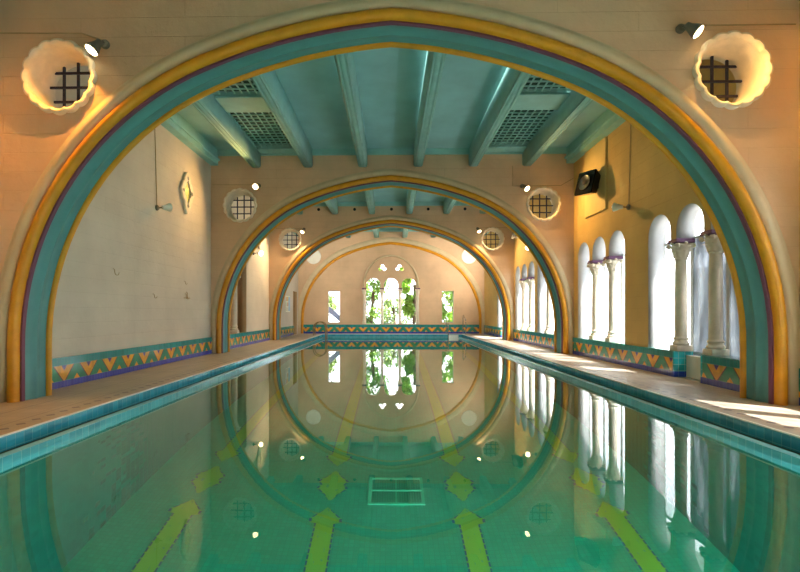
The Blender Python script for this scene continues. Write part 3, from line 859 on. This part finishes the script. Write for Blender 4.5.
def grille(x0, x1, y0, y1, label):
    e = empty('ceiling_grille', ((x0 + x1) / 2, (y0 + y1) / 2, 5.50)); tag(e, label, 'ceiling grille', 'lattice grilles in the near ceiling')
    hx, hy = (x1 - x0) / 2, (y1 - y0) / 2
    bm = bmesh.new(); box(bm, -hx, hx, -hy, hy, 0.05, 0.075); obj('duct_back', bm, M['dark'], e)
    bm = bmesh.new(); nx = 8; ny = round(2 * hy / 0.2)
    for k in range(nx + 1): a = -hx + 2 * hx * k / nx; box(bm, a - 0.011, a + 0.011, -hy, hy, -0.01, 0.02)
    for k in range(ny + 1): a = -hy + 2 * hy * k / ny; box(bm, -hx, hx, a - 0.011, a + 0.011, -0.005, 0.025)
    obj('lattice', bm, M['beam'], e)
    return e
for s, wd in ((-1, 'left'), (1, 'right')):
    xa, xb = sorted((s * 2.385, s * 3.57))
    grille(xa, xb, 10.85, 13.15, 'farther lattice grille in the teal ceiling on the %s side' % wd)
    grille(xa, xb, 7.6, 9.95, 'nearer lattice grille in the teal ceiling on the %s side' % wd)
    bm = bmesh.new(); bevbox(bm, xa, xb, 10.02, 10.78, 5.455, 5.50, 0.01); box(bm, xa + 0.05, xb - 0.05, 10.1, 10.7, 5.49, CEIL)
    tag(obj('ceiling_board', bm, M['beam']), 'pale plain board between the two lattice grilles on the %s side' % wd, 'ceiling board', 'boards between ceiling grilles')
    bm = bmesh.new(); bevbox(bm, xa, xb, 13.2, 13.6, 5.455, 5.50, 0.01); box(bm, xa + 0.05, xb - 0.05, 13.25, 13.55, 5.49, CEIL)
    tag(obj('ceiling_board', bm, M['beam']), 'teal board between the farther lattice grille and the second arch wall on the %s side' % wd, 'ceiling board', 'boards between ceiling grilles')

# ------------------------------------------------------------------ lamps
def lamp(loc, wall_n, d, label, conduit=None, bulb='bulb', power=None, col=(1, 0.66, 0.30), size=1.0, group='small wall spotlights', angle=150):
    """bell-shaped spotlight: loc is the mount on the wall, wall_n the wall's outward normal, d the beam direction"""
    e = empty('wall_spotlight', loc); tag(e, label, 'lamp', group)
    n = Vector(wall_n); d = Vector(d).normalized()
    bm = bmesh.new(); lathe(bm, [(0.055 * size, 0), (0.055 * size, 0.03), (0.045 * size, 0.045), (0.02 * size, 0.05)], 20, frame_to(n)); obj('wall_mount', bm, M['shade'], e, 40)
    head = n * 0.12 * size + Vector((d.x, 0, d.z)) * 0.04 * size
    bm = bmesh.new(); tube(bm, [(0, 0, 0), n * 0.08 * size, head - d * 0.02], 0.014 * size, 8); obj('arm', bm, M['shade'], e, 50)
    F = Matrix.Translation(head) @ frame_to(d)
    bm = bmesh.new()
    pr = [(0.022, -0.03), (0.04, -0.02), (0.046, 0.03), (0.062, 0.07), (0.08, 0.12), (0.086, 0.15), (0.08, 0.15), (0.056, 0.07), (0.04, 0.03), (0.03, 0.0)]
    lathe(bm, [(r * size, h * size) for r, h in pr], 28, F); sh = obj('lamp_shade', bm, M['white' if group == 'spotlights on the side walls' else 'shade'], e, 40)
    bm = bmesh.new()
    pr = [(0.02, 0.02), (0.04, 0.06), (0.060, 0.10), (0.074, 0.135), (0.070, 0.155), (0.045, 0.168), (0.012, 0.172)]
    lathe(bm, [(r * size, h * size) for r, h in pr], 24, F); obj('bulb', bm, M[bulb], sh, 60)
    if conduit:
        bm = bmesh.new(); tube(bm, [Vector(p) - Vector(loc) for p in conduit], 0.008, 6); obj('conduit', bm, M['conduit'], e, 60)
    if power:
        ld = bpy.data.lights.new('spotlight_beam', 'SPOT'); ld.energy = power; ld.color = col; ld.spot_size = math.radians(angle); ld.spot_blend = 1.0
        ld.shadow_soft_size = 0.0
        lo = bpy.data.objects.new('spotlight_beam', ld); COL.objects.link(lo)
        lo.location = Vector(loc) + head + d * 0.20 * size
        lo.rotation_euler = (-(d + n * 0.25)).to_track_quat('Z', 'Y').to_euler()
    return e
fy = NEAR
lamp((-3.56, fy, 4.46), (0, -1, 0), (-0.40, -0.35, -0.80), 'lit spotlight on the nearest arch wall, beside the left round opening',
     [(-3.56, fy - 0.012, 4.50), (-3.85, fy - 0.012, 4.60), (-4.9, fy - 0.012, 4.62)], power=115, col=(1, 0.42, 0.06))
lamp((3.52, fy, 4.57), (0, -1, 0), (0.60, -0.35, -0.65), 'lit spotlight on the nearest arch wall, beside the right round opening',
     [(3.52, fy - 0.012, 4.60), (3.8, fy - 0.012, 4.61), (4.9, fy - 0.012, 4.61)], power=85, col=(1, 0.55, 0.15))
LB = 125
lamp((-3.62, MID, 4.60), (0, -1, 0), (-0.18, -0.80, -0.45), 'lit spotlight facing the pool on the second arch wall, left side',
     [(-3.62, MID - 0.012, 4.62), (-4.9, MID - 0.012, 4.63)], power=100, col=(1, 0.58, 0.18))
lamp((3.55, MID, 4.55), (0, -1, 0), (0.45, -0.55, -0.60), 'lit spotlight on the second arch wall, right side',
     [(3.30, MID - 0.012, 5.1), (3.30, MID - 0.012, 4.55), (3.55, MID - 0.012, 4.55), (4.6, MID - 0.012, 4.56), (4.93, MID - 0.012, 4.75)], power=LB, col=(1, 0.58, 0.18))
lamp((-3.52, FAR, 4.50), (0, -1, 0), (-0.2, -0.5, -0.75), 'lit spotlight on the third arch wall, left side', [(-3.52, FAR - 0.012, 4.52), (-4.9, FAR - 0.012, 4.54)], power=220, col=(1, 0.70, 0.36))
lamp((3.48, FAR, 4.50), (0, -1, 0), (0.2, -0.5, -0.75), 'lit spotlight on the third arch wall, right side', [(3.48, FAR - 0.012, 4.52), (4.9, FAR - 0.012, 4.54)], power=220, col=(1, 0.70, 0.36))
G_S = 'spotlights on the side walls'
lamp((WL, 10.45, 3.33), (1, 0, 0), (0.5, 0.75, 0.15), 'small white spotlight hanging under a conduit on the left wall', [(WL + 0.012, 10.45, 3.35), (WL + 0.012, 10.35, 5.1)], 'bulb_dim', None, size=1.05, group=G_S)
lamp((WR, 10.50, 3.31), (-1, 0, 0), (-0.6, 0.6, 0.1), 'small white spotlight on the right wall between its two window groups', [(WR - 0.012, 10.50, 3.33), (WR - 0.012, 10.40, 5.1)], 'bulb_dim', None, size=1.05, group=G_S)
lamp((WL, 17.85, 3.25), (1, 0, 0), (0.75, -0.6, -0.1), 'small lit spotlight on the left wall past the second arch', None, 'bulb', 12, size=1.2, group=G_S, angle=110)
lamp((WR, 17.15, 3.35), (-1, 0, 0), (-0.75, -0.6, -0.1), 'small lit spotlight on the right wall past the second arch', None, 'bulb', 12, size=1.2, group=G_S)

lamp((WL, 21.6, 3.6), (1, 0, 0), (0.6, 0.75, 0.0), 'added fill spotlight on the left wall past the third arch, unseen behind its leg', None, 'bulb', 260, (1, 0.88, 0.72), size=1.2, group=G_S)  # added to brighten the far bay, out of view behind the arch
lamp((WR, 23.5, 3.6), (-1, 0, 0), (-0.6, 0.75, 0.0), 'added fill spotlight on the right wall past the third arch, unseen behind its leg', None, 'bulb', 260, (1, 0.88, 0.72), size=1.2, group=G_S)  # right-hand partner, likewise an unseen fill added for the far bay
# ------------------------------------------------------------------ wall ornaments
def cartouche(loc, label, mid, sc=1.0):
    e = empty('wall_cartouche', loc); tag(e, label, 'wall ornament', 'scrolled cartouches on the left wall')
    def out(k, n=96):
        pts = []
        for i in range(n):
            a = 2 * PI * i / n
            r = 0.27 + 0.035 * math.cos(4 * a) + 0.02 * abs(math.cos(6 * a))
            pts.append((k * sc * r * math.cos(a), k * sc * 1.36 * r * math.sin(a) + 0.05 * k * sc * (max(0, -math.sin(a)) ** 8) * -1))
        return pts
    prism('scroll_frame', [out(1.08), out(0.62)], 0.07, lambda a, b, t: (t, a, b), M['stone'], e)['label'] = 'pale scrolled frame'
    for i in range(4):
        a = 2 * PI * i / 4; r = 0.245 * sc
        bm = bmesh.new()
        bmesh.ops.create_icosphere(bm, subdivisions=2, radius=0.055 * sc, matrix=Matrix.Translation((0.05, r * math.cos(a), 1.36 * r * math.sin(a))))
        obj('boss', bm, M['stone'], e, 60)
    o = prism('centre_panel', [out(0.70)], 0.03, lambda a, b, t: (t, a, b), mid, e)
    o['label'] = 'yellowish pierced panel'
    return e
cartouche((WL, 11.94, 4.02), 'scrolled cartouche with yellowish centre high on the left wall, before the second arch', M['yellow_glass'])
cartouche((WL, 18.55, 4.02), 'scrolled cartouche high on the left wall, past the second arch', M['stone'])

bm = bmesh.new(); bevbox(bm, WR - 0.045, WR, 11.55, 12.78, 3.50, 5.15, 0.008)
tag(obj('mounting_board', bm, M['ochre_board']), 'flat ochre board on the right wall behind the black loudspeaker', 'wall board')
def speaker(loc, label, sc):
    e = empty('wall_loudspeaker', loc); tag(e, label, 'loudspeaker', 'black loudspeakers on the right wall')
    T = Matrix.Translation((-0.20 * sc, 0, 0)) @ Matrix.Rotation(0.22, 4, 'Y') @ Matrix.Rotation(0.35, 4, 'Z')
    bm = bmesh.new()
    t = bmesh.new(); vs = box(t, -0.13 * sc, 0.12 * sc, -0.30 * sc, 0.30 * sc, -0.29 * sc, 0.29 * sc)
    for v in vs:
        if v.co.x > 0: v.co.y *= 0.7; v.co.z *= 0.75
    bmesh.ops.bevel(t, geom=t.edges[:], offset=0.02 * sc, segments=2, affect='EDGES'); merge(bm, t, T)
    obj('cabinet', bm, M['black'], e, 40)
    bm = bmesh.new()
    F = T @ Matrix.Translation((-0.128 * sc, 0, 0)) @ Matrix.Rotation(-PI / 2, 4, 'Y')
    lathe(bm, [(0.17 * sc, 0.0), (0.185 * sc, 0.02 * sc), (0.17 * sc, 0.03 * sc), (0.14 * sc, 0.012 * sc), (0.06 * sc, 0.006 * sc), (0.05 * sc, 0.03 * sc), (0.002, 0.035 * sc)], 32, F)
    obj('driver_ring', bm, simple('grey_speaker_cone', lin(120, 116, 112), 0.25, 0.3), e, 40)
    bm = bmesh.new(); box(bm, -0.16 * sc, 0.0, -0.03, 0.03, -0.02, 0.02); box(bm, -0.02, 0.0, -0.08, 0.08, -0.12, 0.12)
    obj('bracket', bm, M['shade'], e)
    return e
speaker((WR - 0.046, 11.98, 4.17), 'black loudspeaker bracketed to the ochre board high on the right wall', 1.0)
speaker((WR, 18.95, 4.12), 'small black loudspeaker high on the right wall past the second arch', 0.8)

for y, z, k, lb in ((8.82, 1.84, 1.0, 'nearest of the small hooks'), (10.31, 1.46, 0.8, 'small double hook left of middle'), (11.88, 1.83, 0.7, 'upper small hook nearest the second arch'), (11.94, 1.50, 1.2, 'lower wide hook nearest the second arch')):
    bm = bmesh.new()
    pts = [(0.0, -0.02, 0.06 * k), (0.03, -0.02, 0.05 * k)] + [(0.035, 0.05 * k - 0.07 * k * math.cos(PI * j / 8), -0.05 * k * math.sin(PI * j / 8)) for j in range(9)]
    tube(bm, pts, 0.006, 6)
    if k == 1.2:
        tube(bm, [(0.0, 0.05, 0.12), (0.03, 0.05, 0.1), (0.03, 0.05, -0.04)], 0.008, 6); tube(bm, [(0.02, -0.12, -0.03), (0.03, 0.20, -0.03)], 0.009, 6)
    o = obj('wall_hook', bm, M['conduit'], None, 50); o.location = (WL, y, z)
    tag(o, lb + ' on the plain left wall', 'hook', 'small hooks on the left wall')

e = empty('notice_sign', (WL, 23.85, 1.55)); tag(e, 'pale notice board with coloured sheets on the left wall past the third arch', 'notice')
bm = bmesh.new(); bevbox(bm, 0.0, 0.02, -0.50, 0.45, -0.40, 0.36, 0.004); obj('board', bm, M['white'], e)
for k, (a0, a1, z0, z1, c) in enumerate(((0.10, 0.42, -0.36, 0.32, (150, 190, 226)), (-0.46, -0.22, 0.10, 0.32, (226, 176, 150)), (-0.18, 0.06, 0.10, 0.32, (232, 200, 120)),
                                        (-0.46, -0.22, -0.14, 0.06, (220, 214, 196)), (-0.18, 0.06, -0.14, 0.06, (222, 170, 140)), (-0.46, 0.06, -0.36, -0.18, (214, 206, 186)))):
    bm = bmesh.new(); box(bm, 0.02, 0.024, a0, a1, z0, z1); obj('sheet', bm, simple('notice_sheet_%d' % k, lin(*c), 0.7, 0, 0.05), e)

# ------------------------------------------------------------------ outside
bm = bmesh.new(); ring_boxes(bm, (-40, 40, -30, 80), (WL - 0.45, WR + 0.45, YR - 0.45, WB + 0.45), -0.75, -0.62)
tag(obj('ground', bm, M['paving']), 'pale paved ground outside', 'ground', None, 'structure')
bm = bmesh.new(); box(bm, 9.5, 9.8, -6, 27, -0.62, 2.5)
tag(obj('court_wall', bm, M['court']), 'pale court wall outside the right-hand windows', 'wall', None, 'structure')

bm = bmesh.new(); box(bm, WR + 0.30, WR + 1.0, YR - 0.3, WB + 0.6, 3.16, 3.26)  # unseen overhang, added to keep sun off the upper window jambs
tag(obj('shade_eave', bm, M['court']), 'pale unseen eave added to shade the right-hand windows outside', 'roof', None, 'structure')

def tree(x, y, h, r, nleaf, lm, label, lean=0.0, lo=0.3, size=0.16):
    e = empty('tree', (x, y, -0.62)); tag(e, label, 'tree', 'trees outside the end windows')
    bm = bmesh.new()
    tube(bm, [(0, 0, 0), (lean * 0.3, 0.05, h * 0.25), (lean * 0.6, -0.05, h * 0.5), (lean, 0.0, h * 0.8)], 0.09, 8)
    for k in range(7):
        a = k * 2.4; z = h * (0.3 + 0.07 * k)
        tube(bm, [(lean * z / h, 0, z), (lean * z / h + r * 0.4 * math.cos(a), r * 0.4 * math.sin(a), z + 0.35), (lean * z / h + r * 0.8 * math.cos(a), r * 0.8 * math.sin(a), z + 0.5)], 0.025, 6)
    obj('trunk', bm, M['bark'], e, 60)
    bm = bmesh.new()
    cl = [(random.uniform(-1, 1) * r * 0.8, random.uniform(-1, 1) * r * 0.8, random.uniform(lo, 1.0) * h, random.uniform(0.3, 0.55) * r) for _ in range(16)]
    for _ in range(nleaf):
        cx, cy, cz, cr = random.choice(cl)
        v = Vector((random.gauss(0, 1), random.gauss(0, 1), random.gauss(0, 1))).normalized() * cr * random.uniform(0.4, 1.0)
        p = Vector((cx, cy, cz)) + v
        F = Matrix.Translation(p) @ Matrix.Rotation(random.uniform(0, 6.28), 4, 'Z') @ Matrix.Rotation(random.uniform(-1.2, 1.2), 4, 'X')
        s = size * random.uniform(0.6, 1.3)
        q = [F @ Vector(c) for c in ((0, -s * 0.7, 0), (s * 0.36, -s * 0.1, 0.02 * s), (s * 0.24, s * 0.4, 0), (0, s * 0.8, -0.1 * s), (-s * 0.24, s * 0.4, 0), (-s * 0.36, -s * 0.1, 0.02 * s))]
        bm.faces.new([bm.verts.new(c) for c in q])
    obj('foliage', bm, M[lm], e, None, False)
    return e
tree(-1.3, 30.2, 4.4, 1.1, 4600, 'leaf', 'loose pale-leaved tree outside the left arch of the end window', 0.3, 0.12, 0.15)
tree(0.35, 32.5, 2.6, 0.9, 2200, 'leaf2', 'small grey-green tree outside the middle arch of the end window', -0.2, 0.25, 0.13)
tree(1.3, 29.2, 4.2, 0.85, 3600, 'leaf', 'broad-leaved green tree outside the right arch of the end window', 0.1, 0.14, 0.22)
tree(3.75, 31.4, 4.0, 1.0, 4800, 'leaf', 'dense green tree outside the narrow window on the right', 0.2, 0.12, 0.17)
tree(-4.05, 30.0, 4.4, 0.9, 1700, 'leaf2', 'tree outside the narrow window on the left', 0.2, 0.45)
bm = bmesh.new()
F = Matrix.Translation((-3.2, 28.6, 1.0)) @ Matrix.Rotation(0.72, 4, 'Y')
bevbox(bm, -1.6, 1.6, -0.08, 0.08, -0.14, 0.14, 0.02, F)
for s in (-1.0, 1.0):
    p = F @ Vector((s, 0, 0)); box(bm, p.x - 0.05, p.x + 0.05, p.y - 0.05, p.y + 0.05, -0.62, p.z)
tag(obj('stair_rail', bm, M['slate']), 'slanting blue-grey rail outside the narrow window on the left', 'rail')

# ------------------------------------------------------------------ light
Wd = bpy.data.worlds.new('sky'); S.world = Wd; Wd.use_nodes = True
bg = Wd.node_tree.nodes['Background']; bg.inputs[0].default_value = (0.96, 0.97, 1.0, 1); bg.inputs[1].default_value = 2.8
sd = bpy.data.lights.new('sun', 'SUN'); sd.energy = 14; sd.color = (1, 0.95, 0.86); sd.angle = math.radians(0.6)
so = bpy.data.objects.new('sun', sd); COL.objects.link(so)
so.rotation_euler = Vector((0.55, -0.42, 0.85)).to_track_quat('Z', 'Y').to_euler()

def portal(loc, rot, sx, sy):
    ld = bpy.data.lights.new('daylight_portal', 'AREA'); ld.shape = 'RECTANGLE'; ld.size = sx; ld.size_y = sy
    ld.cycles.is_portal = True
    o = bpy.data.objects.new('daylight_portal', ld); COL.objects.link(o); o.location = loc; o.rotation_euler = rot
for c, d in GROUPS_R:
    portal((WR + 0.42, c, 1.72), (0, PI / 2, 0), 2.6, 2.75)
portal((0, WB + 0.35, 1.76), (-PI / 2, 0, 0), 2.75, 2.6)
for x in (-3.045, 3.025): portal((x, WB + 0.35, 1.43), (-PI / 2, 0, 0), 0.65, 1.7)

# unseen fill lights added under water below the camera to brighten the green
for x, en in ((-1.8, 14), (2.2, 260)):
    ld = bpy.data.lights.new('pool_fill_light', 'AREA'); ld.shape = 'DISK'; ld.size = 0.35; ld.energy = en; ld.color = (0.9, 1.0, 0.92)
    o = bpy.data.objects.new('pool_fill_light', ld); COL.objects.link(o); o.location = (x, LY0 + 0.04, -1.1); o.rotation_euler = (PI / 2, 0, 0)

# ------------------------------------------------------------------ camera
cd = bpy.data.cameras.new('camera'); cd.sensor_width = 36; cd.lens = 22.5; cd.clip_start = 0.05
cd.shift_x = (400 - 380.5) / 800; cd.shift_y = (312.5 - 286) / 800
co = bpy.data.objects.new('camera', cd); COL.objects.link(co)
co.location = (0, 0, 1.12); co.rotation_euler = (PI / 2, 0, math.radians(1.2))
S.camera = co

S.view_settings.view_transform = 'Standard'; S.view_settings.look = 'None'; S.view_settings.gamma = 1
S.view_settings.use_curve_mapping = False
S.view_settings.exposure = 1.36
S.cycles.max_bounces = 10; S.cycles.diffuse_bounces = 5; S.cycles.glossy_bounces = 5; S.cycles.transmission_bounces = 6; S.cycles.transparent_max_bounces = 12
S.cycles.sample_clamp_indirect = 6; S.cycles.blur_glossy = 1.0
S.cycles.use_denoising = True
